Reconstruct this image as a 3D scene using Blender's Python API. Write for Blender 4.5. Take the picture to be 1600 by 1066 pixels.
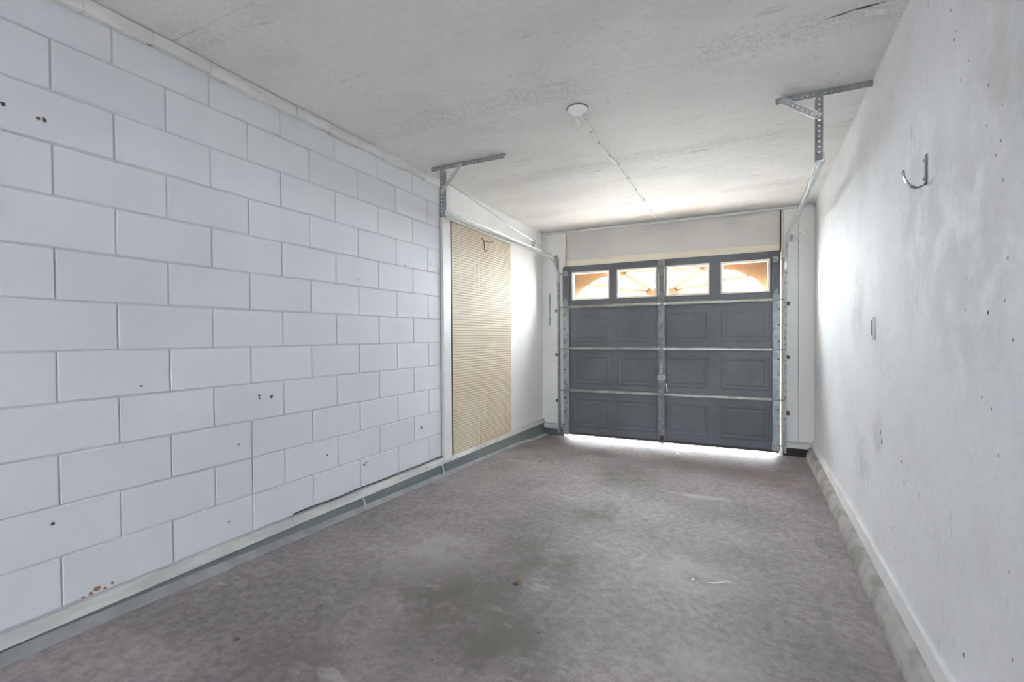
import bpy, math, random
from mathutils import Vector, Matrix
random.seed(7)
for o in list(bpy.data.objects): bpy.data.objects.remove(o)
SC = bpy.context.scene
COL = SC.collection
H = 1.30                                    # camera height above the threshold

# ---------------------------------------------------------------- camera
F_PX, YAW, PITCH, ROLL, SY = 735.79, .4555, -.0156, -.0067, .0073
Fv = Vector((-math.sin(YAW)*math.cos(PITCH), math.cos(YAW)*math.cos(PITCH), math.sin(PITCH)))
R0 = Vector((math.cos(YAW), math.sin(YAW), 0)); U0 = R0.cross(Fv)
Rv = R0*math.cos(ROLL) + U0*math.sin(ROLL); Uv = -R0*math.sin(ROLL) + U0*math.cos(ROLL)
cam = bpy.data.cameras.new('camera'); co = bpy.data.objects.new('camera', cam); COL.objects.link(co)
cam.sensor_width = 36; cam.sensor_fit = 'HORIZONTAL'
cam.lens = F_PX/1600*36; cam.shift_y = SY*F_PX/1600; cam.clip_start = .02; cam.clip_end = 300
mw = Matrix.Identity(4)
for i in range(3):
    mw[i][0], mw[i][1], mw[i][2] = Rv[i], Uv[i], -Fv[i]
mw[2][3] = H
co.matrix_world = mw
SC.camera = co

# ---------------------------------------------------------------- world, sun, exposure
W = bpy.data.worlds.new('sky'); SC.world = W; W.use_nodes = True
bg = W.node_tree.nodes['Background']
bg.inputs[0].default_value = (.90, .945, 1.0, 1); bg.inputs[1].default_value = 3.6
sl = bpy.data.lights.new('sun', 'SUN'); sl.energy = 6; sl.angle = math.radians(.55); sl.color = (1, .95, .86)
so = bpy.data.objects.new('sun', sl); COL.objects.link(so); so.location = (3, 12, 14)
so.rotation_euler = Vector((-.55, 0, -.83)).to_track_quat('-Z', 'Y').to_euler()
def portal(name, loc, rot, sx, sy):            # guides sky sampling through an opening, gives no light of its own
    l = bpy.data.lights.new(name, 'AREA'); l.shape = 'RECTANGLE'; l.size = sx; l.size_y = sy; l.cycles.is_portal = True
    o = bpy.data.objects.new(name, l); COL.objects.link(o); o.location = loc; o.rotation_euler = rot
portal('sky_portal', (-.86, 5.90, 1.95), (-math.pi/2, 0, 0), 2.3, .38)
portal('sky_portal', (-.66, -4.62, 1.1), (math.pi/2, 0, 0), .30, 2.2)
SC.cycles.diffuse_bounces = 6; SC.cycles.max_bounces = 10
SC.view_settings.view_transform = 'Standard'; SC.view_settings.look = 'None'
SC.view_settings.gamma = 1; SC.view_settings.use_curve_mapping = False
SC.view_settings.exposure = 4.98

# ---------------------------------------------------------------- materials
def principled(name):
    m = bpy.data.materials.new(name); m.use_nodes = True
    return m, m.node_tree, m.node_tree.nodes['Principled BSDF']
def mathn(nt, op, a, b=None, c=None, clamp=False):
    n = nt.nodes.new('ShaderNodeMath'); n.operation = op; n.use_clamp = clamp
    for i, v in enumerate((a, b, c)):
        if v is None: continue
        if isinstance(v, (int, float)): n.inputs[i].default_value = v
        else: nt.links.new(v, n.inputs[i])
    return n.outputs[0]
def mixc(nt, fac, a, b):
    n = nt.nodes.new('ShaderNodeMix'); n.data_type = 'RGBA'
    for k, v in ((0, fac), (6, a), (7, b)):
        if isinstance(v, tuple): n.inputs[k].default_value = (*v[:3], 1)
        elif isinstance(v, (int, float)): n.inputs[k].default_value = v
        else: nt.links.new(v, n.inputs[k])
    return n.outputs[2]
def noise(nt, vec, scale, detail=4, rough=.55):
    n = nt.nodes.new('ShaderNodeTexNoise'); n.inputs['Scale'].default_value = scale
    n.inputs['Detail'].default_value = detail; n.inputs['Roughness'].default_value = rough
    nt.links.new(vec, n.inputs['Vector']); return n
def ramp(nt, v, lo, hi, a=0., b=1.):
    n = nt.nodes.new('ShaderNodeMapRange'); n.interpolation_type = 'SMOOTHSTEP'
    nt.links.new(v, n.inputs[0])
    for i, x in enumerate((lo, hi, a, b)): n.inputs[i+1].default_value = x
    return n.outputs[0]
def make(name, c1, c2=None, scale=3., lo=.38, hi=.62, rough=.6, metal=0., bump=0., bscale=60., stretch=None,
         specks=(), scuffs=(), bands=None, fine=0., spots=(), blots=(), vary=0., spec=.5, bdist=.01):
    """colour c1 with cloudy patches of c2; specks (scale, radius, share, colour); spots (colour, [(x,y,z,r)]) sharp; blots soft"""
    m, nt, p = principled(name); L = nt.links
    g = nt.nodes.new('ShaderNodeNewGeometry'); pos = g.outputs['Position']
    if stretch:
        mp = nt.nodes.new('ShaderNodeMapping'); mp.inputs['Scale'].default_value = stretch
        L.new(pos, mp.inputs[0]); tex = mp.outputs[0]
    else: tex = pos
    col = c1
    if c2: col = mixc(nt, ramp(nt, noise(nt, tex, scale).outputs[0], lo, hi), c1, c2)
    if fine:
        fnn = ramp(nt, noise(nt, pos, 26, 4, .75).outputs[0], .3, .7, 1-fine, 1+fine)
        vm = nt.nodes.new('ShaderNodeVectorMath'); vm.operation = 'SCALE'
        if isinstance(col, tuple): vm.inputs[0].default_value = col
        else: L.new(col, vm.inputs[0])
        L.new(fnn, vm.inputs['Scale']); col = vm.outputs[0]
    for (st, sc, lo_, hi_, colr, amt) in scuffs:
        mp = nt.nodes.new('ShaderNodeMapping'); mp.inputs['Scale'].default_value = st; L.new(pos, mp.inputs[0])
        sn = ramp(nt, noise(nt, mp.outputs[0], sc, 4, .62).outputs[0], lo_, hi_)
        ar = ramp(nt, noise(nt, pos, 1.7, 2).outputs[0], .45, .62)
        col = mixc(nt, mathn(nt, 'MULTIPLY', mathn(nt, 'MULTIPLY', sn, ar), amt), col, colr)
    if bands:
        off, per, hw, colr, amt = bands
        sx = nt.nodes.new('ShaderNodeSeparateXYZ'); L.new(pos, sx.inputs[0])
        yy = mathn(nt, 'DIVIDE', mathn(nt, 'SUBTRACT', sx.outputs[1], off), per)
        dd = mathn(nt, 'ABSOLUTE', mathn(nt, 'SUBTRACT', mathn(nt, 'FRACT', mathn(nt, 'ADD', yy, .5)), .5))
        dd = mathn(nt, 'ADD', dd, mathn(nt, 'MULTIPLY', mathn(nt, 'SUBTRACT', noise(nt, pos, 2.2, 3).outputs[0], .5), .09))
        bm = ramp(nt, dd, hw/per*.6, hw/per, 1, 0)
        sp_ = ramp(nt, noise(nt, pos, 70, 4, .8).outputs[0], .48, .58)
        ar = ramp(nt, noise(nt, pos, .9, 2).outputs[0], .40, .60)
        col = mixc(nt, mathn(nt, 'MULTIPLY', mathn(nt, 'MULTIPLY', mathn(nt, 'MULTIPLY', bm, sp_), ar), amt), col, colr)
    if vary:
        oi = nt.nodes.new('ShaderNodeObjectInfo')
        hs = nt.nodes.new('ShaderNodeHueSaturation'); L.new(ramp(nt, oi.outputs['Random'], 0, 1, 1-vary, 1+vary), hs.inputs['Value'])
        if isinstance(col, tuple): hs.inputs['Color'].default_value = (*col, 1)
        else: L.new(col, hs.inputs['Color'])
        col = hs.outputs[0]
    warp = None
    if spots or blots:
        wn = noise(nt, pos, 45, 3); wv = nt.nodes.new('ShaderNodeVectorMath'); wv.operation = 'MULTIPLY_ADD'
        L.new(wn.outputs[1], wv.inputs[0]); wv.inputs[1].default_value = (.022,)*3
        sb = nt.nodes.new('ShaderNodeVectorMath'); sb.operation = 'SUBTRACT'; L.new(pos, sb.inputs[0]); sb.inputs[1].default_value = (.011,)*3
        L.new(sb.outputs[0], wv.inputs[2]); warp = wv.outputs[0]
    for colr, amount, pts in blots:
        acc = None
        for (x, y, z, r) in pts:
            d = nt.nodes.new('ShaderNodeVectorMath'); d.operation = 'DISTANCE'; L.new(pos, d.inputs[0]); d.inputs[1].default_value = (x, y, z)
            v = ramp(nt, d.outputs['Value'], r*.15, r, 1, 0)
            acc = v if acc is None else mathn(nt, 'MAXIMUM', acc, v)
        bn = ramp(nt, noise(nt, pos, 5, 4, .65).outputs[0], .3, .62)
        col = mixc(nt, mathn(nt, 'MULTIPLY', mathn(nt, 'MULTIPLY', acc, bn), amount), col, colr)
    for colr, pts in spots:
        acc = None
        for (x, y, z, r) in pts:
            d = nt.nodes.new('ShaderNodeVectorMath'); d.operation = 'DISTANCE'; L.new(warp, d.inputs[0]); d.inputs[1].default_value = (x, y, z)
            v = ramp(nt, d.outputs['Value'], r*.75, r, 1, 0)
            acc = v if acc is None else mathn(nt, 'MAXIMUM', acc, v)
        col = mixc(nt, acc, col, colr)
    for (sc, rad, share, colr) in specks:
        vn = nt.nodes.new('ShaderNodeTexVoronoi'); vn.inputs['Scale'].default_value = sc; L.new(tex, vn.inputs['Vector'])
        sp = nt.nodes.new('ShaderNodeSeparateColor'); L.new(vn.outputs['Color'], sp.inputs[0])
        near = ramp(nt, vn.outputs['Distance'], rad*.7, rad, 1, 0)
        pick = mathn(nt, 'LESS_THAN', sp.outputs[0], share)
        area = ramp(nt, noise(nt, pos, 1.3, 2).outputs[0], .42, .6)
        col = mixc(nt, mathn(nt, 'MULTIPLY', mathn(nt, 'MULTIPLY', near, pick), area), col, colr)
    if isinstance(col, tuple): p.inputs['Base Color'].default_value = (*col, 1)
    else: L.new(col, p.inputs['Base Color'])
    p.inputs['Roughness'].default_value = rough; p.inputs['Metallic'].default_value = metal
    p.inputs['Specular IOR Level'].default_value = spec
    if bump:
        b = nt.nodes.new('ShaderNodeBump'); b.inputs['Strength'].default_value = bump; b.inputs['Distance'].default_value = bdist
        L.new(noise(nt, tex, bscale, 5, .6).outputs[0], b.inputs['Height']); L.new(b.outputs[0], p.inputs['Normal'])
    return m

XL = -2.419                                   # face of the block wall
def chip(y, z, r): return (XL, y, z, r*.72)
M = {}
M['block'] = make('painted_block', (.74, .757, .795), (.71, .73, .775), 2.2, rough=.62, bump=.25, bscale=120, bdist=.004, vary=.018,
    spots=[((.10, .06, .04), [chip(.853, 2.149, .012), chip(.835, 2.147, .010), chip(.738, 2.16, .012), chip(1.732, .985, .011), chip(1.735, .968, .012),
           chip(1.807, .971, .016), chip(1.161, 1.093, .008), chip(1.609, .738, .009), chip(.85, .582, .011), chip(1.55, .343, .010), chip(2.535, .396, .017),
           chip(2.556, .412, .012), chip(2.202, .544, .013), chip(3.197, .548, .018), chip(3.215, .535, .012), chip(2.498, 1.71, .010), chip(3.009, 1.877, .010), chip(3.344, 1.933, .012)]),
           ((.33, .17, .09), [chip(.94, .245, .012), chip(.965, .252, .014), chip(.985, .262, .016), chip(1.015, .250, .012), chip(1.04, .258, .009)])],
    specks=[(30, .10, .25, (.35, .34, .32))])
M['mortar'] = make('painted_mortar', (.62, .63, .66), (.55, .56, .58), 6, rough=.8, bump=.3, bscale=90)
M['plaster'] = make('white_plaster', (.87, .87, .87), (.84, .84, .84), 1.6, rough=.6, bump=.18, bscale=40, bdist=.005, specks=[(9, .06, .35, (.25, .22, .2))])
M['wall_r'] = make('stained_white_plaster', (.82, .83, .86), (.75, .75, .76), 1.5, .42, .70, spec=.25, rough=.7, fine=.03, scuffs=[((1, 1.5, .4), 9, .64, .69, (.48, .46, .44), .55)], bump=.35, bscale=55, bdist=.004,
    specks=[(15, .085, .30, (.20, .18, .17)), (32, .15, .18, (.30, .28, .26))],
    blots=[((.50, .49, .46), .55, [(.64, 2.35, 1.75, .55), (.63, 1.9, 1.55, .6), (.66, 3.6, 1.5, .35), (.62, 1.6, 2.0, .5)]), ((.46, .44, .42), .6, [(.64, 3.05, .78, .16), (.65, 3.4, .55, .2)])],
    spots=[((.07, .06, .055), [(.64, 2.77, .60, .014), (.63, 2.60, .74, .012), (.63, 2.55, .66, .010), (.64, 2.95, .76, .018), (.64, 2.98, .80, .014), (.64, 3.02, .73, .012), (.62, 1.75, 1.36, .012), (.62, 1.9, .31, .012)])])
M['ceil'] = make('painted_ceiling', (.80, .79, .78), (.73, .715, .71), 1.4, .40, .68, rough=.65, bump=.5, bscale=9, bdist=.010, fine=.03, bands=(.08, 1.222, .13, (.50, .47, .45), .5),
    scuffs=[((.35, 2, 1), 7, .64, .68, (.50, .46, .43), .6), ((1, 1, 1), 30, .60, .66, (.62, .58, .56), .6)],
    specks=[(12, .05, .4, (.36, .33, .31)), (40, .12, .14, (.52, .49, .46))], stretch=(1, 1.6, 1))
M['floor'] = make('worn_concrete', (.318, .283, .286), (.228, .203, .205), 1.3, .36, .66, rough=.55, spec=.35, bump=.3, bscale=30, bdist=.006, fine=.24,
    scuffs=[((1, .35, 1), 9, .60, .66, (.17, .155, .15), .7), ((.3, 1, 1), 8, .62, .66, (.48, .46, .45), .5)],
    specks=[(13, .085, .35, (.06, .05, .05)), (30, .13, .14, (.12, .10, .10)), (17, .06, .15, (.6, .58, .56))],
    blots=[((.13, .12, .095), .80, [(-1.25, 1.85, .1, .62), (-1.0, 2.35, .1, .45), (-.9, 1.7, .1, .4), (-.95, 4.2, .1, .5), (-.9, 3.2, .1, .35)]),
           ((.19, .14, .13), .6, [(-.71, 1.53, .1, .14), (-.95, 1.25, .1, .18), (-1.5, 1.2, .1, .3), (-.3, 5.1, .1, .6), (.2, 4.8, .1, .5)]),
           ((.46, .43, .42), .55, [(-.25, 2.65, .1, .35), (-1.6, 2.2, .1, .5), (-.1, 1.9, .1, .3)])])
M['curb'] = make('rough_concrete_curb', (.46, .45, .43), (.32, .30, .27), 7, rough=.85, bump=.6, bscale=45, specks=[(26, .14, .3, (.18, .14, .10))])
M['curb_l'] = make('painted_curb', (.10, .130, .135), (.16, .185, .185), 4, rough=.7, bump=.4, bscale=40, stretch=(1, .2, 4))
M['lip'] = make('pale_mortar_lip', (.34, .345, .345), (.27, .275, .28), 6, rough=.8, bump=.4, bscale=40)
M['trim'] = make('old_white_trim', (.66, .67, .645), (.50, .52, .505), 5, rough=.55, bump=.2, bscale=40, stretch=(1, .35, 2), specks=[(20, .12, .3, (.15, .12, .09))])
M['trim_top'] = make('rough_white_batten', (.77, .77, .755), (.66, .66, .645), 5, rough=.6, bump=.3, bscale=50, stretch=(1, .35, 2), specks=[(22, .16, .4, (.14, .12, .10))])
M['trim_w'] = make('white_gloss_trim', (.80, .80, .79), (.74, .74, .73), 4, rough=.4)
M['cream'] = make('cream_wood', (.80, .74, .62), (.72, .66, .54), 5, rough=.5, stretch=(.3, 1, 3))
M['pier'] = make('grey_white_boards', (.80, .80, .79), (.75, .75, .74), 2.5, rough=.5, bump=.15, specks=[(11, .07, .4, (.22, .18, .15))], stretch=(1, 1, .5))
M['header'] = make('beige_header', (.64, .62, .59), (.60, .58, .56), 2, rough=.55)
M['door'] = make('grey_door_paint', (.128, .142, .160), (.105, .115, .128), 2, rough=.45, bump=.05, specks=[(14, .06, .12, (.4, .4, .38))])
M['galv'] = make('galvanised_steel', (.33, .37, .39), (.24, .27, .28), 18, rough=.45, metal=.55, specks=[(30, .16, .15, (.2, .15, .1))])
M['galv_old'] = make('worn_galvanised', (.36, .39, .39), (.12, .12, .115), 34, .52, .70, rough=.5, metal=.5)
M['steel'] = make('bright_track_steel', (.55, .57, .58), (.47, .48, .49), 6, rough=.32, metal=.75)
M['angle'] = make('grey_angle_iron', (.30, .31, .32), (.24, .25, .25), 12, rough=.5, metal=.4)
M['rail'] = make('rail_grey_beige', (.36, .36, .33), (.28, .28, .26), 8, rough=.35, metal=.35)
M['stile'] = make('centre_stile_grey', (.24, .26, .265), (.17, .18, .18), 14, rough=.5, metal=.3)
M['dark'] = make('gap_shade', (.035, .03, .028), rough=.8)  # flat near-black standing in for shade between parts
M['rust'] = make('rusty_steel', (.15, .115, .095), (.08, .065, .06), 25, rough=.7, metal=.2)
M['peg'] = make('tan_hardboard', (.66, .565, .41), (.70, .62, .48), 3, rough=.6, bump=.1)
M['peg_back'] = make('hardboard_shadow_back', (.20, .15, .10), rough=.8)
M['brown'] = make('brown_edge', (.13, .085, .06), rough=.6)
M['black'] = make('black_rubber', (.03, .03, .032), rough=.5)
M['white'] = make('white_porcelain', (.82, .82, .80), rough=.25)
M['bulb'] = make('frosted_bulb', (.78, .75, .68), rough=.12)
M['cable'] = make('white_cable', (.84, .83, .80), rough=.4)
M['staple'] = make('staple_metal', (.42, .38, .32), rough=.4, metal=.6)
M['hook'] = make('grey_hook', (.16, .16, .16), rough=.4, metal=.5)
M['wframe'] = make('cream_window_frame', (.84, .78, .68), rough=.4)
M['leaf'] = make('dry_leaf', (.36, .22, .08), (.24, .14, .06), 60, rough=.7)
M['drive'] = make('driveway_concrete', (.34, .335, .32), (.29, .285, .27), 1.5, rough=.8)
M['teal'] = make('pale_teal_plastic', (.40, .52, .52), rough=.4)
# orange sunburst plastic lets daylight through
m, nt, p = principled('sunburst_plastic')
p.inputs['Base Color'].default_value = (.78, .42, .20, 1); p.inputs['Roughness'].default_value = .4
tr = nt.nodes.new('ShaderNodeBsdfTranslucent'); tr.inputs[0].default_value = (.80, .38, .16, 1)
mx = nt.nodes.new('ShaderNodeMixShader'); mx.inputs[0].default_value = .03
nt.links.new(p.outputs[0], mx.inputs[1]); nt.links.new(tr.outputs[0], mx.inputs[2])
nt.links.new(mx.outputs[0], nt.nodes['Material Output'].inputs[0]); M['burst'] = m
# thin window glass
m, nt, p = principled('window_glass')
tp = nt.nodes.new('ShaderNodeBsdfTransparent'); tp.inputs[0].default_value = (.95, .97, .96, 1)
gl = nt.nodes.new('ShaderNodeBsdfGlossy'); gl.inputs['Roughness'].default_value = .03
fr = nt.nodes.new('ShaderNodeLayerWeight'); fr.inputs[0].default_value = .5
fq = mathn(nt, 'MULTIPLY_ADD', mathn(nt, 'POWER', fr.outputs['Facing'], 5.), .5, .03)
mx = nt.nodes.new('ShaderNodeMixShader'); nt.links.new(fq, mx.inputs[0])
nt.links.new(tp.outputs[0], mx.inputs[1]); nt.links.new(gl.outputs[0], mx.inputs[2])
nt.links.new(mx.outputs[0], nt.nodes['Material Output'].inputs[0]); M['glass'] = m

# ---------------------------------------------------------------- mesh helpers
class MB:
    def __init__(s): s.v = []; s.f = []
    def add(s, vs, fs):
        b = len(s.v); s.v += [tuple(v) for v in vs]; s.f += [tuple(i+b for i in f) for f in fs]; return s
    def hexa(s, b4, t4):                                       # two matching quads
        return s.add(list(b4)+list(t4), [(3,2,1,0),(4,5,6,7),(0,1,5,4),(1,2,6,5),(2,3,7,6),(3,0,4,7)])
    def box(s, x0, x1, y0, y1, z0, z1):
        return s.hexa([(x0,y0,z0),(x1,y0,z0),(x1,y1,z0),(x0,y1,z0)], [(x0,y0,z1),(x1,y0,z1),(x1,y1,z1),(x0,y1,z1)])
    def bbox(s, x0, x1, y0, y1, z0, z1, c):                    # box with every edge chamfered
        vs, ix = [], {}
        for i, x in enumerate((x0, x1)):
            for j, y in enumerate((y0, y1)):
                for k, z in enumerate((z0, z1)):
                    sx, sy, sz = (1-2*i)*c, (1-2*j)*c, (1-2*k)*c
                    ix[i,j,k] = len(vs); vs += [(x, y+sy, z+sz), (x+sx, y, z+sz), (x+sx, y+sy, z)]
        I = lambda i,j,k,a: ix[i,j,k]+a
        fs = []
        for i in (0,1):
            fs.append([I(i,0,0,0), I(i,1,0,0), I(i,1,1,0), I(i,0,1,0)][::(-1 if i == 0 else 1)])
            fs.append([I(0,i,0,1), I(0,i,1,1), I(1,i,1,1), I(1,i,0,1)][::(-1 if i == 0 else 1)])
            fs.append([I(0,0,i,2), I(1,0,i,2), I(1,1,i,2), I(0,1,i,2)][::(-1 if i == 0 else 1)])
        for a in (0,1):
            for b in (0,1):
                fs.append([I(a,b,0,0), I(a,b,1,0), I(a,b,1,1), I(a,b,0,1)])
                fs.append([I(a,0,b,0), I(a,1,b,0), I(a,1,b,2), I(a,0,b,2)])
                fs.append([I(0,a,b,1), I(1,a,b,1), I(1,a,b,2), I(0,a,b,2)])
                for k in (0,1): fs.append([I(a,b,k,0), I(a,b,k,1), I(a,b,k,2)])
        return s.add(vs, fs)
    def prism(s, pts, d):                                      # planar polygon pts pushed along d
        n = len(pts); d = Vector(d); q = [tuple(Vector(p)+d) for p in pts]
        return s.add(list(pts)+q, [tuple(range(n))[::-1], tuple(range(n, 2*n))] + [(i, (i+1) % n, n+(i+1) % n, n+i) for i in range(n)])
    def tube(s, path, r, n=8, cap=True):
        P = [Vector(p) for p in path]; rings = []
        t0 = (P[1]-P[0]).normalized(); a = t0.orthogonal().normalized()
        for i, p in enumerate(P):
            t = (P[min(i+1, len(P)-1)]-P[max(i-1, 0)]).normalized()
            a = (a - t*a.dot(t)).normalized(); b = t.cross(a)
            rr = r[i] if isinstance(r, (list, tuple)) else r
            rings.append([p + a*math.cos(2*math.pi*k/n)*rr + b*math.sin(2*math.pi*k/n)*rr for k in range(n)])
        vs = [v for g in rings for v in g]
        fs = [(i*n+k, i*n+(k+1) % n, (i+1)*n+(k+1) % n, (i+1)*n+k) for i in range(len(P)-1) for k in range(n)]
        if cap: fs += [tuple(range(n))[::-1], tuple((len(P)-1)*n+k for k in range(n))]
        return s.add(vs, fs)
    def lathe(s, prof, c, axis='z', n=24):                     # prof: (radius, offset along the axis)
        vs, fs = [], []
        for (r, h) in prof:
            for k in range(n):
                a = 2*math.pi*k/n; u, v = max(r, 1e-5)*math.cos(a), max(r, 1e-5)*math.sin(a)
                vs.append({'z': (c[0]+u, c[1]+v, c[2]+h), 'y': (c[0]+u, c[1]+h, c[2]+v), 'x': (c[0]+h, c[1]+u, c[2]+v)}[axis])
        for i in range(len(prof)-1):
            for k in range(n): fs.append((i*n+k, i*n+(k+1) % n, (i+1)*n+(k+1) % n, (i+1)*n+k))
        fs += [tuple(range(n))[::-1], tuple((len(prof)-1)*n+k for k in range(n))]
        return s.add(vs, fs)
    def sweep(s, path, frames, prof):                          # closed profile (a,b) carried along path with per-point axes
        n = len(prof)
        vs = [Vector(p) + fa*u + fb*w for p, (fa, fb) in zip(path, frames) for (u, w) in prof]
        fs = [(i*n+k, i*n+(k+1) % n, (i+1)*n+(k+1) % n, (i+1)*n+k) for i in range(len(path)-1) for k in range(n)]
        fs += [tuple(range(n))[::-1], tuple((len(path)-1)*n+k for k in range(n))]
        return s.add(vs, fs)
    def perf(s, o, du, dv, dn, length, width, pitch, r, t):    # flat bar with a row of round holes
        o, du, dv, dn = Vector(o), Vector(du).normalized(), Vector(dv).normalized(), Vector(dn).normalized()
        cnt = max(1, round(length/pitch)); pl = length/cnt
        for i in range(cnt):
            c = o + du*(pl*(i+.5)) + dv*(width/2)
            sq = [(-pl/2,-width/2),(pl/2,-width/2),(pl/2,width/2),(-pl/2,width/2)]
            oc = [(r*math.cos(math.pi/4*k+math.pi*1.125), r*math.sin(math.pi/4*k+math.pi*1.125)) for k in range(8)]
            vs = []
            for h in (0, t):
                vs += [c+du*a+dv*b+dn*h for a, b in sq] + [c+du*a+dv*b+dn*h for a, b in oc]
            fs = []
            for q in range(4):
                a, b = 4+2*q, 4+(2*q+1) % 8; cc = 4+(2*q+2) % 8
                fs += [(q, (q+1) % 4, b, a), ((q+1) % 4, cc, b)]
                fs += [(12+q, 12+a, 12+b, 12+(q+1) % 4), (12+(q+1) % 4, 12+b, 12+cc)]
            for k in range(8): fs.append((4+k, 4+(k+1) % 8, 16+(k+1) % 8, 16+k))
            fs += [(0, 1, 13, 12), (2, 3, 15, 14)]
            if i == 0: fs.append((3, 0, 12, 15))
            if i == cnt-1: fs.append((1, 2, 14, 13))
            s.add(vs, fs)
        return s
    def mesh(s, name, mat, smooth=False):
        me = bpy.data.meshes.new(name); me.from_pydata(s.v, [], s.f); me.validate(); me.update()
        me.materials.append(M[mat])
        if smooth:
            me.polygons.foreach_set('use_smooth', [True]*len(me.polygons)); me.set_sharp_from_angle(angle=math.radians(40))
        return me
    def build(s, name, mat, parent=None, smooth=False, recentre=False):
        off = Vector((0, 0, 0))
        if recentre:
            c = [sum(v[k] for v in s.v)/len(s.v) for k in (0, 1)]; off = Vector((c[0], c[1], min(v[2] for v in s.v)))
            s.v = [tuple(Vector(v)-off) for v in s.v]
        o = bpy.data.objects.new(name, s.mesh(name, mat, smooth)); COL.objects.link(o)
        o.location = off
        if parent: attach(o, parent)
        return o
def attach(o, parent):
    loc = o.location.copy(); o.parent = parent
    o.location = loc - base_of(parent)
def base_of(p):
    b = p.location.copy()
    while p.parent: p = p.parent; b += p.location
    return b
def tag(o, label=None, cat=None, group=None, kind=None):
    for k, v in (('label', label), ('category', cat), ('group', group), ('kind', kind)):
        if v: o[k] = v
    return o
def thing(name, loc, label, cat, group=None, kind=None):
    o = bpy.data.objects.new(name, None); o.empty_display_size = .1; COL.objects.link(o); o.location = loc
    return tag(o, label, cat, group, kind)

# ---------------------------------------------------------------- the setting
YB, YR = 5.90, -4.60                           # wall with the garage door, wall behind the camera
ZC = 2.69
def xr(y): return .685 + .018*(y-5.9)          # the right wall runs very slightly out of square
def fz(x, y):                                  # floor falls towards the door and the right
    l = .135 - .0245*(max(y, .3)-1.5); r = .02
    t = min(1, max(0, (x+2.36)/2.95)); z = l*(1-t) + r*t
    if y > 4.9: k = min(1, (y-4.9)/.8); z *= (1-k*k*(3-2*k))
    return max(z, 0)
mb = MB(); nx, ny = 24, 90; g = []
for j in range(ny+1):
    y = YR - .15 + (YB+.07-YR+.15)*j/ny
    for i in range(nx+1):
        x = XL-.1 + (.75-XL+.1)*i/nx; g.append((x, y, fz(x, y)))
fs = [(j*(nx+1)+i, j*(nx+1)+i+1, (j+1)*(nx+1)+i+1, (j+1)*(nx+1)+i) for j in range(ny) for i in range(nx)]
mb.add(g, fs)
tag(mb.build('floor', 'floor', smooth=True), 'worn grey concrete garage floor with dark stains', 'floor', kind='structure')
tag(MB().box(-14, 14, 5.97, 34, -.3, -.012).build('driveway', 'drive'), 'sunlit pale concrete driveway outside the garage door', 'driveway', kind='structure')
tag(MB().box(-14, 14, -22, YR-.15, -.3, -.012).build('yard_slab', 'drive'), 'pale concrete yard behind the garage', 'yard', kind='structure')

# ceiling of wide boards with taped seams
ceil = tag(MB().box(XL-.2, .95, YR-.15, YB+.12, ZC+.0025, ZC+.16).build('ceiling', 'ceil'), 'white painted board ceiling with seams and scuffs', 'ceiling', kind='structure')
seams = [YR, -3.58, -2.36, -1.14, .08, 1.30, 2.52, 3.745, 4.965, YB]
for a, b in zip(seams, seams[1:]):
    MB().bbox(XL-.1, .78, a+.0008, b-.0008, ZC, ZC+.012, .0015).build('board', 'ceil', ceil)
mb = MB(); pts = []
for i in range(13):                            # peeling paint tongue by the right wall
    t = i/12; x = .385+.155*t; w = .020*math.sin(math.pi*min(1, t*1.15)**.8 if t < .87 else math.pi) + .004
    y = 2.497 + .012*t; d = .030*t*t
    pts += [(x, y-w, ZC-.002-d*.4), (x, y+w, ZC-.004-d)]
for i in range(12):
    a, b, c, d = pts[2*i], pts[2*i+1], pts[2*i+3], pts[2*i+2]
    mb.prism([a, b, c, d], (0, 0, .0015))
tag(mb.build('peeling_flake', 'ceil', ceil), 'curled flake of peeling ceiling paint')
tw = [(.325, 2.492), (.40, 2.476), (.47, 2.468), (.535, 2.474), (.47, 2.482), (.40, 2.489)]
MB().prism([(a, b, ZC-.0012) for a, b in tw], (0, 0, .003)).build('torn_patch', 'brown', ceil)
tag(MB().box(XL-.3, 1.0, YB+.12, 6.12, 2.74, 2.90).build('added_eave', 'trim_w'), 'unseen roof overhang added to keep sun off the garage door', 'added_eave', kind='structure')  # unseen overhang added to keep direct sun off windows and threshold

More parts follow.
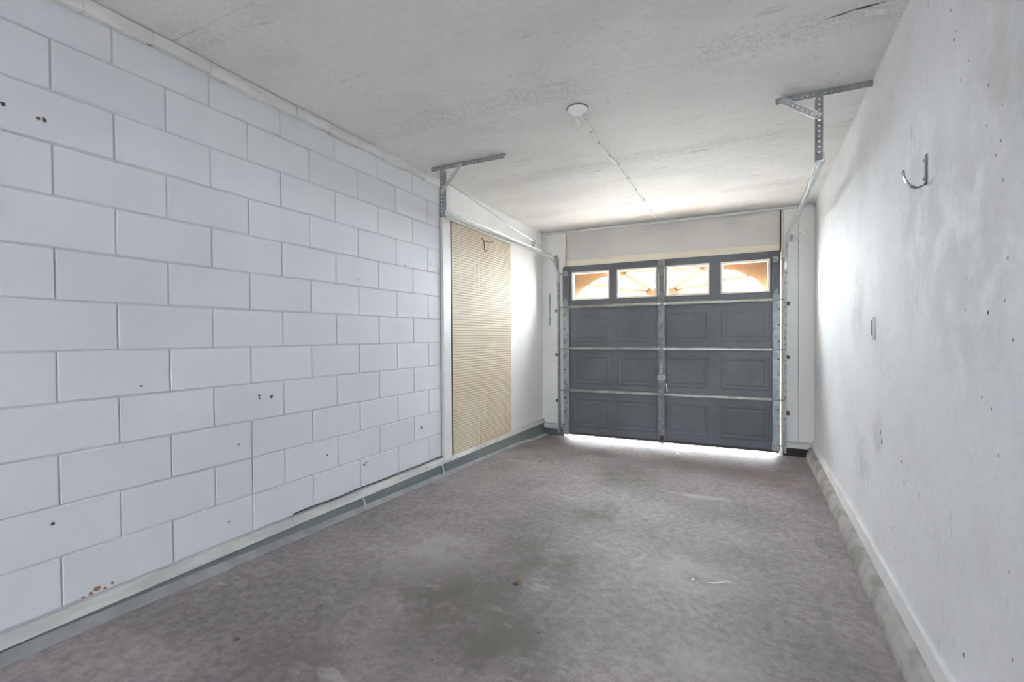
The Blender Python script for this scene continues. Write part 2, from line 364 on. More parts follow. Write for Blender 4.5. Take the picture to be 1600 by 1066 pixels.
# left wall: painted concrete blocks, each one a piece
Y0, PITCH_B, HB = .8738, .2032, .2032          # joint positions measured along the wall
ZT = 1.3782 + H                                # top course line
wl = tag(MB().box(XL-.20, XL-.0045, YR-.15, YB+.1, -.1, ZC+.05).build('wall_left', 'mortar'), 'left wall of white painted concrete blocks and plaster', 'wall', kind='structure')
cache = {}
def block_mesh(ln, hh):
    key = (round(ln, 3), round(hh, 3))
    if key not in cache:
        g = .0033; x0, x1 = -.03, 0.; c = .003
        cache[key] = MB().bbox(x0, x1, -ln/2+g, ln/2-g, -hh/2+g, hh/2-g, c).mesh('block', 'block')
    return cache[key]
Y_END = 3.497
for row in range(12):
    zt, zb = ZT-row*HB, ZT-(row+1)*HB
    if row == 0: zt = ZC-.004
    par = 1 if row % 2 == 0 else 0
    js = [Y0+n*PITCH_B for n in range(-28+par, 14, 2)]
    js = [y for y in js if YR+.1 < y < Y_END-.03]
    if row == 10: js = sorted(js + [Y0+4*PITCH_B])
    js = [YR] + js + [Y_END]
    for a, b in zip(js, js[1:]):
        o = bpy.data.objects.new('block', block_mesh(b-a, zt-zb)); COL.objects.link(o)
        o.location = (XL + random.uniform(-.0012, .0012), (a+b)/2, (zt+zb)/2 + random.uniform(-.0008, .0008))
        o.rotation_euler = (random.uniform(-.002, .002), random.uniform(-.002, .002), random.uniform(-.0015, .0015))
        attach(o, wl)
MB().box(XL-.03, XL, 3.62, YB, .10, ZC-.002).build('plaster_panel', 'plaster', wl)

# trims along the left wall
mb = MB()
for i in range(32):
    a, b = -4.6+i*.253, -4.6+(i+1)*.253; w = .036+random.uniform(-.003, .003)
    mb.bbox(XL, XL+w, a, b-.0005, 2.625+random.uniform(-.006, .006), ZC-.004, .004)
tag(mb.build('trim_1', 'trim_top'), 'rough white timber trim between block wall and ceiling', 'trim', kind='structure')
tag(MB().bbox(XL-.004, XL+.030, 3.500, 3.622, .19, ZC, .006).build('trim_2', 'trim_w'), 'upright white board where blocks meet the pegboard', 'trim', kind='structure')
mb = MB()
for (a, b) in ((YR, 1.92), (1.922, 3.60), (3.602, YB)):
    dz = lambda y: -.018*(max(y, 2.0)-2.0)/2
    n = 14
    for i in range(n):
        p, q = a+(b-a)*i/n, a+(b-a)*(i+1)/n
        mb.hexa([(XL, p, .188+dz(p)), (XL+.034, p, .188+dz(p)), (XL+.034, q, .188+dz(q)), (XL, q, .188+dz(q))],
                [(XL, p, .237+dz(p)), (XL+.020, p, .237+dz(p)), (XL+.020, q, .237+dz(q)), (XL, q, .237+dz(q))])
tag(mb.build('baseboard_left', 'trim'), 'worn pale wooden base trim along the block wall', 'baseboard', kind='structure')
mb = MB(); n = 60; ps = []
for i in range(n+1):
    y = YR + (YB-YR)*i/n; dz = -.018*(max(y, 2.0)-2.0)/2; zf = fz(-2.36, y)-.03
    ps.append([(XL-.05, y, zf), (XL+.062, y, zf), (XL+.060, y, zf+.032), (XL+.026, y, .186+dz), (XL-.05, y, .186+dz)])
mb.add([v for r in ps for v in r], [(i*5+k, i*5+(k+1) % 5, (i+1)*5+(k+1) % 5, (i+1)*5+k) for i in range(n) for k in range(5)] + [(4,3,2,1,0), tuple(n*5+k for k in range(5))])
tag(mb.build('curb_left', 'curb_l'), 'dark painted concrete curb at foot of block wall', 'curb', kind='structure')
cl = bpy.data.objects['curb_left']; mb = MB(); n = 60; ps = []
for i in range(n+1):
    y = YR + (YB-.02-YR)*i/n; zf = fz(-2.35, y); j = random.uniform(-.006, .006)
    ps.append([(XL+.04, y, zf-.02), (XL+.092+j, y, zf-.02), (XL+.090+j, y, zf+.003), (XL+.062, y, zf+.016), (XL+.04, y, zf+.03)])
mb.add([v for r in ps for v in r], [(i*5+k, i*5+(k+1) % 5, (i+1)*5+(k+1) % 5, (i+1)*5+k) for i in range(n) for k in range(5)] + [(4,3,2,1,0), tuple(n*5+k for k in range(5))])
mb.build('mortar_lip', 'lip', cl)

# right wall with rough curb and white board
def rbox(mb, d0, d1, y0, y1, z0, z1, d0t=None, n=1):   # d = distance out from the right wall
    d0t = d0 if d0t is None else d0t
    for i in range(n):
        a, b = y0+(y1-y0)*i/n, y0+(y1-y0)*(i+1)/n
        mb.hexa([(xr(a)-d0, a, z0), (xr(a)-d1, a, z0), (xr(b)-d1, b, z0), (xr(b)-d0, b, z0)],
                [(xr(a)-d0t, a, z1), (xr(a)-d1, a, z1), (xr(b)-d1, b, z1), (xr(b)-d0t, b, z1)])
    return mb
tag(rbox(MB(), 0, -.2, YR-.15, YB+.1, -.1, ZC+.05).build('wall_right', 'wall_r'), 'right wall of stained scuffed white plaster', 'wall', kind='structure')
mb = MB(); n = 130; ps = []
for i in range(n+1):
    y = YR + (5.84-YR)*i/n; zf = min(fz(xr(y)-.08, y), .03)-.02; j = random.uniform(-.004, .004)
    ps.append([(xr(y)+.02, y, zf), (xr(y)-.082+j*.4, y, zf), (xr(y)-.076+j, y, zf+.055), (xr(y)-.052+j, y, .104+j*.8), (xr(y)-.02, y, .112), (xr(y)+.02, y, .112)])
mb.add([v for r in ps for v in r], [(i*6+k, i*6+(k+1) % 6, (i+1)*6+(k+1) % 6, (i+1)*6+k) for i in range(n) for k in range(6)] + [(5,4,3,2,1,0), tuple(n*6+k for k in range(6))])
tag(mb.build('curb_right', 'curb'), 'rough grey concrete curb along right wall', 'curb', kind='structure')
tag(rbox(MB(), .024, -.003, YR, 5.86, .109, .178, .016, 1).build('baseboard_right', 'trim_w'), 'white painted board above the right curb', 'baseboard', kind='structure')

# wall with the garage door: piers, header, opening
DX0, DX1, DZ = -2.07, .33, 2.19
mb = MB().box(XL-.1, DX0, YB, YB+.07, -.1, ZC+.05).box(DX1, .80, YB, YB+.07, -.1, ZC+.05).box(DX0, DX1, YB, YB+.07, DZ, ZC+.05)
wb = tag(mb.build('wall_back', 'header'), 'end wall with beige header and white side piers', 'wall', kind='structure')
o = MB().bbox(-2.074, .362, YB-.022, YB+.01, 2.19, 2.30, .004).build('header_trim', 'cream', wb); tag(o, 'cream board over the door')
def pboard(x0, x1, z0=.15, z1=2.655):
    return MB().bbox(x0, x1, YB-.035, YB+.005, z0, z1, .0025).build('pier_board', 'pier', wb)
pboard(XL+.001, -2.095); pboard(.395, .534); pboard(.5365, xr(5.88)-.002)
MB().bbox(-2.094, -2.078, YB-.05, YB, 2.20, 2.655, .002).build('jamb_strip', 'cream', wb)
MB().bbox(.375, .392, YB-.05, YB, .10, 2.655, .002).build('jamb_strip', 'cream', wb)
MB().box(.363, .374, YB-.006, YB+.002, 2.21, 2.66).build('gap_shade', 'dark', wb)  # near-black strip paints in the shade of the gap beside the jamb
MB().bbox(XL+.03, -2.12, YB-.075, YB-.03, .085, .150, .006).build('pier_base_board', 'trim', wb)
MB().bbox(.41, xr(5.87)-.03, YB-.06, YB-.03, .085, .150, .006).build('pier_base_board', 'trim', wb)
MB().box(XL+.05, -2.10, YB-.07, YB+.01, -.02, .085).build('footing', 'curb_l', wb)
MB().box(.395, xr(5.87)-.05, YB-.05, YB+.01, -.02, .085).build('footing', 'dark', wb)  # coloured with the same near-black painted shade
tag(MB().tube([(XL+.02, 5.872, 2.672), (-.9, 5.872, 2.668), (.66, 5.872, 2.672)], .017, 8).build('trim_3', 'trim_w', smooth=True), 'slim white moulding between header and ceiling', 'trim', kind='structure')
# unseen rear wall set far back, opening added and narrowed to tune fill light
mb = MB().box(XL-.1, -.80, YR-.12, YR, -.1, ZC+.05).box(-.52, .80, YR-.12, YR, -.1, ZC+.05).box(-.80, -.52, YR-.12, YR, 2.2, ZC+.05)
tag(mb.build('wall_rear', 'plaster'), 'unseen white rear wall with a narrow opening added for fill light', 'wall', kind='structure')

# ---------------------------------------------------------------- the sectional garage door
YD = 5.84                                      # inner face of the door skin
XD0, XD1 = -2.105, .362
ZR = [2.215, 1.682, 1.146, .603, .048]         # section joints from the top down
WX = [(-1.985, -1.500), (-1.400, -.925), (-.815, -.345), (-.220, .262)]
door = thing('door_1', ((XD0+XD1)/2, YD, .048), 'grey four-section overhead garage door with sunburst windows', 'garage door', kind='structure')
secs = []
for i in range(4):
    zt, zb = ZR[i]-.002, ZR[i+1]+.002
    if i == 0:
        wz0, wz1 = 1.775, 2.128; mb = MB()
        mb.box(XD0, XD1, YD, YD+.045, wz1, zt).box(XD0, XD1, YD, YD+.045, zb, wz0)
        ed = [XD0] + [v for w in WX for v in w] + [XD1]
        for k in range(0, 10, 2): mb.box(ed[k], ed[k+1], YD, YD+.045, wz0, wz1)
        s = mb.build('door_section', 'door', door)
    else:
        s = MB().bbox(XD0, XD1, YD, YD+.045, zb, zt, .003).build('door_section', 'door', door)
        z0, z1 = zb+.085, zt-.080
        for (a, b) in WX:
            rings = [(0, 0), (.012, -.003), (.028, -.003), (.044, .0002), (.060, -.002), (.078, -.002)]
            vs = [v for (d, h) in rings for v in [(a+d, YD+h, z0+d), (b-d, YD+h, z0+d), (b-d, YD+h, z1-d), (a+d, YD+h, z1-d)]]
            n = len(rings)
            fs = [(r*4+k, r*4+(k+1) % 4, r*4+4+(k+1) % 4, r*4+4+k) for r in range(n-1) for k in range(4)] + [tuple((n-1)*4+k for k in range(4))]
            MB().add(vs, fs).build('embossed_panel', 'door', s)
    secs.append(s)
# windows of the top section
def win(i, a, b):
    z0, z1 = 1.775, 2.128; top = secs[0]; e = .020
    mb = MB(); Y = YD-.010
    for (x0, x1, q0, q1) in ((a-.004, b+.004, z0-.004, z0+e), (a-.004, b+.004, z1-e, z1+.004), (a-.004, a+e, z0+e, z1-e), (b-e, b+.004, z0+e, z1-e)):
        mb.bbox(x0, x1, Y, YD+.03, q0, q1, .003)
    mb.build('window_frame', 'wframe', top)
    MB().box(a+e-.002, b-e+.002, YD+.012, YD+.015, z0+e-.002, z1-e+.002).build('window_pane', 'glass', top)
    flip = i >= 2
    A, B, Z0, Z1 = a+e, b-e, z0+e, z1-e
    def P(u, w): return ((B-(B-A)*u) if flip else (A+(B-A)*u), YD+.028, Z0+(Z1-Z0)*w)
    mb = MB(); D = (0, .010, 0)
    def poly(pts): mb.prism([P(*q) for q in (pts[::-1] if flip else pts)], D)
    def bar(u0, w0, u1, w1, t):
        asp = (B-A)/(Z1-Z0); dx, dz = (u1-u0)*asp, w1-w0; l = math.hypot(dx, dz); ox, oz = -dz/l*t/asp, dx/l*t
        poly([(u0-ox, w0-oz), (u1-ox, w1-oz), (u1+ox, w1+oz), (u0+ox, w0+oz)])
    poly([(0, 0), (1, 0), (1, .055), (0, .055)])
    if i in (0, 3):
        arc = [(.06, .055), (.13, .20), (.22, .34), (.32, .46), (.44, .545), (.52, .60), (.62, .68), (.74, .745), (.87, .79), (1, .815)]
        poly([(0, .055), (.06, .055), (.13, .20), (.0, .20)])
        for (p, q) in zip(arc[1:], arc[2:]): poly([p, q, (q[0], 1), (p[0], 1)])
        poly([(0, .20), (.13, .20), (.13, 1), (0, 1)])
        bar(.40, .515, 1.0, .44, .050); poly([(.965, .055), (1, .055), (1, .815), (.965, .81)])
    else:
        poly([(0, .93), (1, .90), (1, 1), (0, 1)]); poly([(0, .055), (.045, .055), (.045, .93), (0, .93)])
        hub = [(1, .055)] + [(1-.27*math.sin(t), .055+.24*math.cos(t)) for t in [math.pi/2*k/8 for k in range(8, -1, -1)]]
        poly(hub[::-1])
        bar(.86, .22, .12, .92, .064); bar(.80, .16, .02, .30, .055)
        poly([(.045, .93), (.045, .78), (.20, .93)])
    mb.build('sunburst_insert', 'burst', top)
for i, (a, b) in enumerate(WX): win(i, a, b)
# rails across the joints, stiles, hinges, rollers
CX0, CX1 = -.906, -.829
for z in ZR[1:4]:
    for (a, b) in ((XD0+.075, CX0+.004), (CX1-.004, XD1-.070)):
        MB().bbox(a, b, YD-.036, YD+.002, z-.016, z+.020, .007).build('rail', 'rail', door)
MB().bbox(XD0+.01, XD1-.01, YD-.012, YD+.04, ZR[4]-.024, ZR[4]+.006, .004).build('bottom_seal', 'black', door)
for i in range(4):
    zt, zb = ZR[i]-.006, ZR[i+1]+.004
    st = MB().bbox(CX0, CX1, YD-.028, YD+.002, zb, zt, .005).build('center_stile', 'stile', door)
    MB().bbox((CX0+CX1)/2-.007, (CX0+CX1)/2+.007, YD-.0325, YD-.027, zb+.03, zt-.03, .002).build('rib', 'stile', st)
    for k, (a, b) in enumerate(((XD0, XD0+.082), (XD1-.072, XD1))):
        s = MB().bbox(a, b, YD-.030, YD+.002, zb, zt if i else 2.20, .004).build('end_stile', 'door' if i == 0 else ('galv_old' if k == 0 else 'galv'), door)
        if i:
            for w in (.16, .50, .82):
                zz = zb+(zt-zb)*w; xx = a+.018 if k == 0 else b-.016
                MB().lathe([(.0, -.007), (.009, -.006), (.010, 0)], (xx, YD-.029, zz), 'y', 10).build('bolt', 'black', s)
def hinge(cx, z, w, mat='galv'):
    pts = [(-.5, -.055), (-.5, .045), (-.28, .080), (-.1, .118), (0, .128), (.1, .118), (.28, .080), (.5, .045), (.5, -.055), (.22, -.095), (0, -.120), (-.22, -.095)]
    y = YD-.036
    h = MB().prism([(cx+u*w, y, z+v) for (u, v) in pts[::-1]], (0, .006, 0)).build('hinge', mat, door)
    MB().tube([(cx-w*.55, y-.003, z), (cx+w*.55, y-.003, z)], .009, 8).build('hinge_pin', 'rail', h, True)
    for (u, v) in ((0, .075), (0, -.07)):
        MB().lathe([(0, -.004), (.006, -.003), (.007, 0)], (cx+u*w, y, z+v), 'y', 8).build('screw', 'stile', h)
for z in ZR[1:4]:
    hinge(XD0+.042, z, .066); hinge(XD1-.036, z, .064)
    hinge((CX0+CX1)/2, z, .052, 'stile')
TXL, TXR, YT = -2.152, .408, 5.775             # the two tracks
for z in (2.12, 1.682, 1.146, .603, .11):
    for (xe, xt) in ((XD0+.03, TXL), (XD1-.03, TXR)):
        r = MB().tube([(xe, YT+.022, z), (xt, YT+.004, z)], .006, 8).build('roller', 'galv', door, True)
        MB().lathe([(.0, -.006), (.019, -.006), (.021, 0), (.019, .006), (0, .006)], (xt, YT+.002, z), 'x', 14).build('wheel', 'cable', r, True)
for xe, sg in ((XD0+.045, 1), (XD1-.045, -1)):
    b = MB().bbox(xe-.028, xe+.028, YD-.05, YD-.028, 2.085, 2.15, .004).build('top_bracket', 'galv_old', door)
    MB().bbox(xe-.020, xe+.020, YD-.066, YD-.05, 2.10, 2.118, .003).build('bracket_lip', 'galv_old', b)
for xe in (XD0+.04, XD1-.04):
    MB().bbox(xe-.036, xe+.036, YD-.045, YD-.025, .05, .15, .004).build('bottom_bracket', 'galv_old', door)
xc = (CX0+CX1)/2
lk = MB().prism([(xc+a, YD-.034, .81+b) for a, b in ((-.034, -.03), (-.05, 0), (-.03, .035), (.03, .035), (.05, 0), (.034, -.03))], (0, .007, 0)).build('lock_plate', 'rail', door)
MB().lathe([(.010, -.045), (.018, -.042), (.018, -.030), (.009, -.024), (.009, 0)], (xc, YD-.03, .815), 'y', 14).build('lock_knob', 'galv_old', lk, True)
MB().bbox(xc-.018, xc+.018, YD-.043, YD-.028, .855, .955, .004).build('latch_bar', 'galv_old', lk)
fb = MB().bbox(xc-.026, xc+.026, YD-.042, YD-.028, .02, .115, .004).build('foot_bolt', 'rust', door)
MB().tube([(xc+.010, YD-.05, .10), (xc+.012, YD-.052, .05), (xc+.02, YD-.056, .006)], [.012, .010, .006], 8).build('bolt_pin', 'black', fb, True)
MB().tube([(CX1+.018, YD-.018, .735), (CX1+.020, YD-.020, .69), (CX1+.026, YD-.020, .638)], .006, 6).build('pull_cord', 'cable', door, True)

# ---------------------------------------------------------------- door tracks, hangers, pulleys
def track(name, tx, sg, label, vmat):
    t = thing(name, (tx, YT, 0), label, 'door track', 'garage door tracks')
    prof = []
    w, h, e = .022, .046, .0022                 # channel depth, width, sheet
    prof = [(-w/2, -h/2), (w/2, -h/2), (w/2, -h/2+e), (-w/2+e, -h/2+e), (-w/2+e, h/2-e), (w/2, h/2-e), (w/2, h/2), (-w/2, h/2)]
    prof = [(a*sg, b) for a, b in prof]
    X = Vector((1, 0, 0)); r = .30; zh = 2.305
    mb = MB()
    zb = .05 if sg > 0 else .045
    mb.sweep([(tx, YT, zb), (tx, YT, zh-r)], [(X, Vector((0, -1, 0)))]*2, prof)
    mb.build('vertical_track', vmat, t)
    path, fr = [], []
    for k in range(13):
        a = math.pi/2*k/12
        path.append((tx, YT-r+r*math.cos(a), zh-r+r*math.sin(a))); fr.append((X, Vector((0, -math.cos(a), -math.sin(a)))))
    path.append((tx, 3.20, zh+.002)); fr.append((X, Vector((0, 0, -1))))
    mb = MB().sweep(path, fr, prof); mb.build('horizontal_track', 'steel', t)
    ox = tx-sg*.014
    MB().prism([(ox, YT+.055, 1.93), (ox, YT+.055, 2.33), (ox, YT-.02, 2.36), (ox, YT-.10, 2.33), (ox, YT-.035, 2.10), (ox, YT-.02, 1.93)], (sg*.003, 0, 0)).build('flag_bracket', 'galv', t)
    for z in (.45, 1.05, 1.62):
        MB().bbox(min(ox, ox-sg*.025), max(ox, ox-sg*.025), YT-.018, YB-.036, z, z+.035, .002).build('jamb_bracket', 'rust', t)
    return t
tl = track('door_track', TXL, 1, 'steel garage door track along the block wall side', 'galv_old')
tr_ = track('door_track', TXR, -1, 'steel garage door track beside the right wall', 'galv_old')
def hanger(x0, x1, xd, zbot, br, label):
    y = 3.19; t = thing('ceiling_hanger', (xd, y, zbot), label, 'hanger bracket', 'perforated track hangers')
    f, th = .036, .0022; px, rr = .0290, .0056
    mb = MB().perf((x0, y, ZC-f), (1, 0, 0), (0, 0, 1), (0, 1, 0), x1-x0, f, px, rr, th)
    mb.perf((x0, y+th, ZC-th-.0005), (1, 0, 0), (0, 1, 0), (0, 0, 1), x1-x0, f, px, rr, th)
    mb.build('ceiling_angle', 'angle', t)
    mb = MB().perf((xd-f/2, y-th-.0005, zbot), (0, 0, 1), (1, 0, 0), (0, 1, 0), ZC-.006-zbot, f, px, rr, th)
    xs = xd+f/2 if br > 0 else xd-f/2
    mb.perf((xs, y-th-.0005, zbot), (0, 0, 1), (0, 1, 0), (1, 0, 0), ZC-.04-zbot, f, px, rr, th)
    mb.build('drop_angle', 'angle', t)
    A = Vector((xd, y-.0055, 2.475 if br > 0 else 2.535)); B = Vector((xd+br, y-.0055, ZC-.018))
    d = (B-A); n = d.normalized().cross(Vector((0, 1, 0)))
    mb = MB().perf(A-n*.015, d, n, (0, 1, 0), d.length, .030, px, rr, th)
    mb.perf(A-n*.015*(1 if br > 0 else 1), d, (0, -1, 0), n, d.length, .026, px, rr, th)
    mb.build('brace', 'steel', t)
    for (bx, bz) in ((xd, zbot+.02), (xd, ZC-.02)):
        MB().lathe([(0, -.010), (.010, -.009), (.010, -.002), (.010, 0)], (bx, y-.003, bz), 'y', 6).build('bolt', 'galv', t)
hanger(-2.285, -1.617, -2.185, 2.275, .19, 'perforated steel hanger by block wall, held to ceiling')
hanger(.173, .636, .390, 2.295, -.19, 'perforated steel hanger touching the right wall, held to ceiling')
# lift cable and pulleys
t = thing('lift_cable', (-2.21, 5.10, 2.40), 'thin grey lift cable with pulley above left track', 'cable')
MB().tube([(-2.215, 3.18, 2.605), (-2.213, 3.8, 2.55), (-2.208, 4.6, 2.468), (-2.20, 5.08, 2.422)], .0045, 6).build('rod', 'steel', t, True)
MB().tube([(-2.20, 5.10, 2.418), (-2.17, 5.5, 2.32), (-2.135, 5.74, 2.23)], .0022, 5).build('wire', 'steel', t, True)
pu = MB().lathe([(.012, -.012), (.030, -.011), (.030, -.008), (.022, 0), (.030, .008), (.030, .011), (.012, .012)], (-2.20, 5.10, 2.408), 'x', 18).build('pulley', 'steel', t, True)
MB().bbox(-2.219, -2.214, 5.06, 5.13, 2.345, 2.43, .002).build('pulley_strap', 'galv_old', pu)
t = thing('loose_wire', (.47, 5.6, 2.2), 'loose white wires and pulley behind right track', 'wire')
MB().lathe([(.010, -.010), (.034, -.010), (.034, -.006), (.026, 0), (.034, .006), (.034, .010), (.010, .010)], (.452, 5.62, 2.30), 'x', 18).build('pulley', 'steel', t, True)
MB().tube([(.455, 5.62, 2.33), (.50, 5.61, 2.29), (.545, 5.60, 2.255), (.59, 5.60, 2.215)], .0055, 6).build('wire', 'cable', t, True)
MB().tube([(.50, 5.60, 2.36), (.545, 5.60, 2.33), (.595, 5.60, 2.275), (.60, 5.60, 2.25), (.588, 5.60, 2.32), (.575, 5.60, 2.38)], .0055, 6).build('wire', 'cable', t, True)
# perforated strap on the left pier
tag(MB().perf((-2.318, YB-.038, 1.44), (0, 0, 1), (1, 0, 0), (0, 1, 0), .43, .024, .03, .006, .002).build('metal_strap', 'galv', recentre=True), 'grey perforated strap fixed upright on left door pier', 'metal strap')

# ---------------------------------------------------------------- pegboard
pb = thing('pegboard', (XL, 4.25, .18), 'large tan pegboard panel mounted on left wall', 'pegboard')
py0, py1, pz0, pz1 = 3.648, 4.868, .185, 2.372
mb = MB(); ny_, nz_ = 48, 86; cw, ch = (py1-py0)/ny_, (pz1-pz0)/nz_
XP = XL+.022; r = .0060
for j in range(nz_):
    for i in range(ny_):
        yc, zc = py0+cw*(i+.5), pz0+ch*(j+.5)
        sq = [(-cw/2, -ch/2), (cw/2, -ch/2), (cw/2, ch/2), (-cw/2, ch/2)]
        oc = [(r*math.cos(math.pi/4*k+math.pi*1.125), r*math.sin(math.pi/4*k+math.pi*1.125)) for k in range(8)]
        vs = [(XP, yc+a, zc+b) for a, b in sq+oc] + [(XP-.004, yc+a, zc+b) for a, b in oc]
        fs = []
        for q in range(4):
            a, b, c = 4+2*q, 5+2*q, 4+(2*q+2) % 8
            fs += [(q, (q+1) % 4, b, a), ((q+1) % 4, c, b)]
        for k in range(8): fs.append((4+k, 4+(k+1) % 8, 12+(k+1) % 8, 12+k))
        mb.add(vs, fs)
mb.build('perforated_sheet', 'peg', pb)
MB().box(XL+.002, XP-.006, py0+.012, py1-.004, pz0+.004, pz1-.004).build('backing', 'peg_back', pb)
MB().bbox(XL+.002, XP+.003, py0-.012, py0, pz0, pz1, .002).build('edge_strip', 'brown', pb)
MB().box(XL+.002, XP-.0005, py1-.004, py1, pz0, pz1).build('edge_strip', 'peg', pb)
MB().box(XL+.002, XP-.0005, py0, py1-.004, pz1-.004, pz1).build('edge_strip', 'peg', pb)
MB().box(XL+.002, XP-.0005, py0, py1-.004, pz0, pz0+.004).build('edge_strip', 'peg', pb)
mb = MB().tube([(XP+.005, 4.225, 2.285), (XP+.012, 4.225, 2.29), (XP+.018, 4.225, 2.265), (XP+.020, 4.222, 2.20), (XP+.034, 4.222, 2.178), (XP+.050, 4.222, 2.19)], .0045, 8)
mb.tube([(XP+.012, 4.18, 2.31), (XP+.014, 4.225, 2.285), (XP+.030, 4.30, 2.292), (XP+.05, 4.36, 2.298)], .004, 8)
tag(mb.build('peg_hook', 'rust', smooth=True, recentre=True), 'small dark wire hook near top of pegboard', 'hook')

# ---------------------------------------------------------------- ceiling lamp and its cable
LX, LY = -.905, 2.775
t = thing('ceiling_lamp', (LX, LY, 2.57), 'white porcelain ceiling lampholder with a bare unlit bulb', 'ceiling lamp')
MB().lathe([(.060, 0), (.064, -.006), (.062, -.014), (.050, -.026), (.034, -.036), (.028, -.046), (.026, -.056), (.020, -.058)], (LX, LY, ZC-.001), 'z', 32).build('lampholder', 'white', t, True)
MB().lathe([(.058, .0), (.067, -.001), (.067, -.0035), (.058, -.004)], (LX, LY, ZC), 'z', 32).build('gasket', 'rust', t, True)
MB().lathe([(.013, -.050), (.014, -.062), (.019, -.078), (.0215, -.092), (.020, -.106), (.013, -.117), (.004, -.1205), (0, -.121)], (LX, LY, ZC), 'z', 24).build('bulb', 'bulb', t, True)
t = thing('ceiling_cable', (-.915, 4.3, 2.68), 'white electrical cable stapled across ceiling from lamp to door', 'cable')
cp = [(-.895, 2.83), (-.900, 2.93), (-.913, 3.112), (-.926, 3.306), (-.920, 3.585), (-.912, 3.801), (-.907, 4.162), (-.914, 4.52), (-.912, 4.893), (-.917, 5.323), (-.908, 5.736), (-.89, 5.862)]
path = []
for i in range(len(cp)-1):
    for k in range(4):
        u = k/4; x = cp[i][0]*(1-u)+cp[i+1][0]*u; y = cp[i][1]*(1-u)+cp[i+1][1]*u
        path.append((x+.005*math.sin(y*17), y, ZC-.008-(.012*math.sin(math.pi*u) if i < 4 else .003)))
path[0] = (-.897, 2.825, ZC-.022); path.append((-.885, 5.868, ZC-.010)); path.append((-.882, 5.852, ZC-.05))
MB().tube(path, .0062, 8).build('cable_sheath', 'cable', t, True)
for (x, y) in cp[2:-1]:
    x += .005*math.sin(y*17)
    MB().tube([(x-.011, y, ZC), (x-.010, y, ZC-.014), (x+.010, y, ZC-.014), (x+.011, y, ZC)], .0026, 6).build('staple', 'staple', t)

# ---------------------------------------------------------------- right wall hardware
yh = 2.284; xh = xr(yh)
t = thing('wall_hook', (xh, yh, 1.866), 'dark J-shaped metal storage hook high on right wall', 'hook')
MB().bbox(xh-.004, xh+.001, yh-.010, yh+.010, 1.862, 1.976, .0015).build('back_plate', 'hook', t)
arc = [(xh-.004, yh, 1.868), (xh-.014, yh, 1.858), (xh-.030, yh, 1.855), (xh-.046, yh, 1.862), (xh-.060, yh, 1.880), (xh-.068, yh, 1.903), (xh-.071, yh, 1.926)]
fr = []
for i in range(len(arc)):
    a, b = Vector(arc[max(i-1, 0)]), Vector(arc[min(i+1, len(arc)-1)]); d = (b-a).normalized()
    fr.append((Vector((0, 1, 0)), Vector((0, 1, 0)).cross(d)))
MB().sweep(arc, fr, [(-.010, -.002), (.010, -.002), (.010, .002), (-.010, .002)]).build('curved_arm', 'hook', t)
for z in (1.955, 1.885):
    MB().lathe([(0, -.008), (.005, -.007), (.006, -.003), (.006, 0)], (xh-.004, yh, z), 'x', 10).build('screw', 'galv_old', t)
ys = 3.13; xs = xr(ys)
t = thing('wall_plate', (xs, ys, 1.27), 'narrow pale metal slot plate low on right wall', 'wall plate')
MB().bbox(xs-.012, xs+.001, ys-.022, ys+.022, 1.274, 1.396, .003).build('plate', 'trim_w', t)
MB().bbox(xs-.0145, xs-.011, ys-.012, ys+.004, 1.295, 1.376, .001).build('slot', 'hook', t)

# ---------------------------------------------------------------- bits along the floor
pth = [(XL+.014, 1.93+i*.12, .252 - .012*i/13 + .003*math.sin(i*1.7)) for i in range(14)]
tag(MB().tube(pth, .0042, 6).build('floor_cable', 'black', smooth=True, recentre=True), 'black cable lying on base trim of block wall', 'cable')
tag(MB().tube([(XL+.036, 3.44, .175), (XL+.050, 3.44, .16), (XL+.060, 3.435, .12), (XL+.075, 3.43, .095)], .006, 8).build('strap_end', 'teal', smooth=True, recentre=True), 'pale strap end hanging below upright white board', 'strap')
tag(MB().tube([(XL+.036, 2.48, .18), (XL+.048, 2.48, .165), (XL+.058, 2.478, .13), (XL+.070, 2.475, .115)], .005, 8).build('strap_end', 'teal', smooth=True, recentre=True), 'short pale strap end at middle of left curb', 'strap')
def on_floor(u, v):
    d = Fv + Rv*((u-800)/F_PX) - Uv*((v-533-SY*F_PX)/F_PX); s = 1.
    for _ in range(30):
        p = d*s; s *= (H-fz(p.x, p.y))/max(1e-6, -p.z) if p.z < 0 else 1
    p = d*s; return p.x, p.y, fz(p.x, p.y)
x, y, z = on_floor(808, 911)
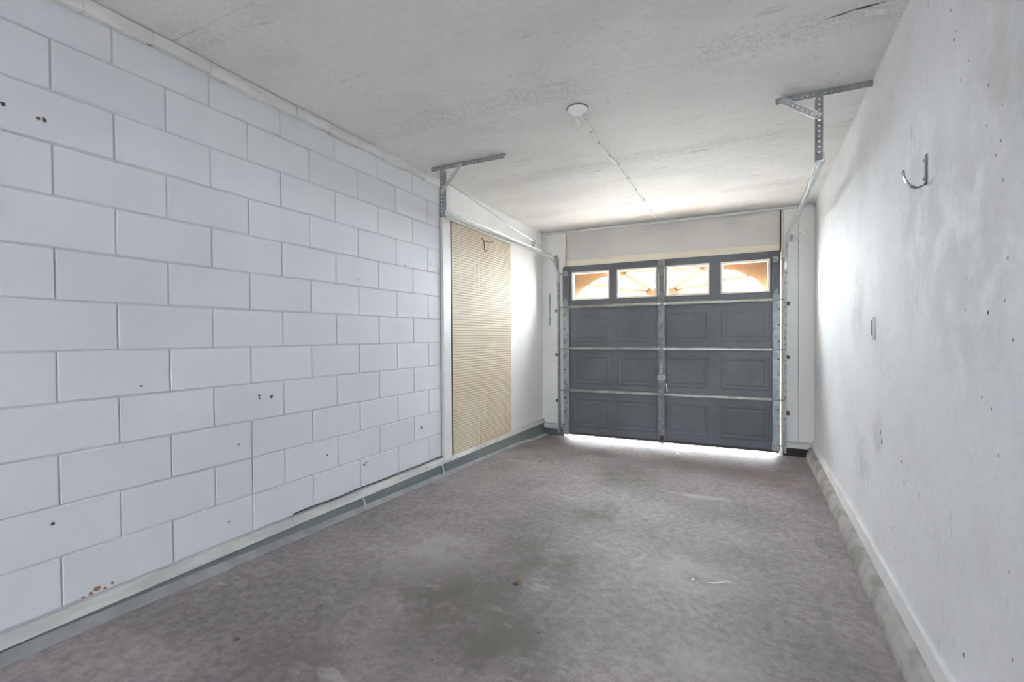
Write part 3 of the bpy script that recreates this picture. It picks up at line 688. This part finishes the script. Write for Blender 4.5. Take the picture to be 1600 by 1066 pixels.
lf = [(-.022, -.004), (-.010, -.012), (.006, -.011), (.020, -.002), (.026, .004), (.012, .010), (-.006, .012), (-.020, .006)]
mb = MB(); n = len(lf)
vs = [(x+a, y+b, z+.004+abs(b)*.5+.1*abs(a)*(1 if a > 0 else .4)) for a, b in lf] + [(x, y, z+.003)]
vs += [(p[0], p[1], p[2]+.0012) for p in vs]
fs = [(n, (i+1) % n, i) for i in range(n)] + [(n+1+n, n+1+i, n+1+(i+1) % n) for i in range(n)] + [(i, (i+1) % n, n+1+(i+1) % n, n+1+i) for i in range(n)]
lo = mb.add(vs, fs).build('dry_leaf', 'leaf', recentre=True); tag(lo, 'small curled brown dry leaf on floor', 'leaf')
def pebble(u, v, r, mat, name, label, cat, flat=.45):
    x, y, z = on_floor(u, v); mb = MB(); prof = []
    vs, fs = [], []; nn = 8
    for i, (rr, h) in enumerate(((.6, 0), (1, .35), (.8, .8), (.25, 1))):
        for k in range(nn):
            a = 2*math.pi*k/nn; q = r*rr*(1+.25*math.sin(k*2.3+i)); vs.append((x+q*math.cos(a), y+q*math.sin(a), z+h*r*flat))
    for i in range(3):
        for k in range(nn): fs.append((i*nn+k, i*nn+(k+1) % nn, (i+1)*nn+(k+1) % nn, (i+1)*nn+k))
    fs += [tuple(range(nn))[::-1], tuple(3*nn+k for k in range(nn))]
    tag(mb.add(vs, fs).build(name, mat, recentre=True), label, cat)
pebble(1059, 709, .020, 'white', 'paint_chip', 'pale paint chip on floor near the garage door', 'paint chip', .2)
pebble(1083, 906, .008, 'white', 'paint_chip', 'tiny white paint chip beside the white scrape on floor', 'paint chip', .4)
pebble(370, 1000, .012, 'rust', 'dirt_crumb', 'dark brown crumb of dirt near the left curb', 'crumb', .5)
pts = [on_floor(u, v) for u, v in ((1106, 911), (1116, 912), (1126, 911), (1136, 909), (1142, 911))]
tag(MB().tube([(a, b, c+.0015) for a, b, c in pts], [.001, .004, .003, .004, .001], 6).build('paint_scrape', 'white', recentre=True), 'thin white scrape of paint on the floor', 'paint scrape')
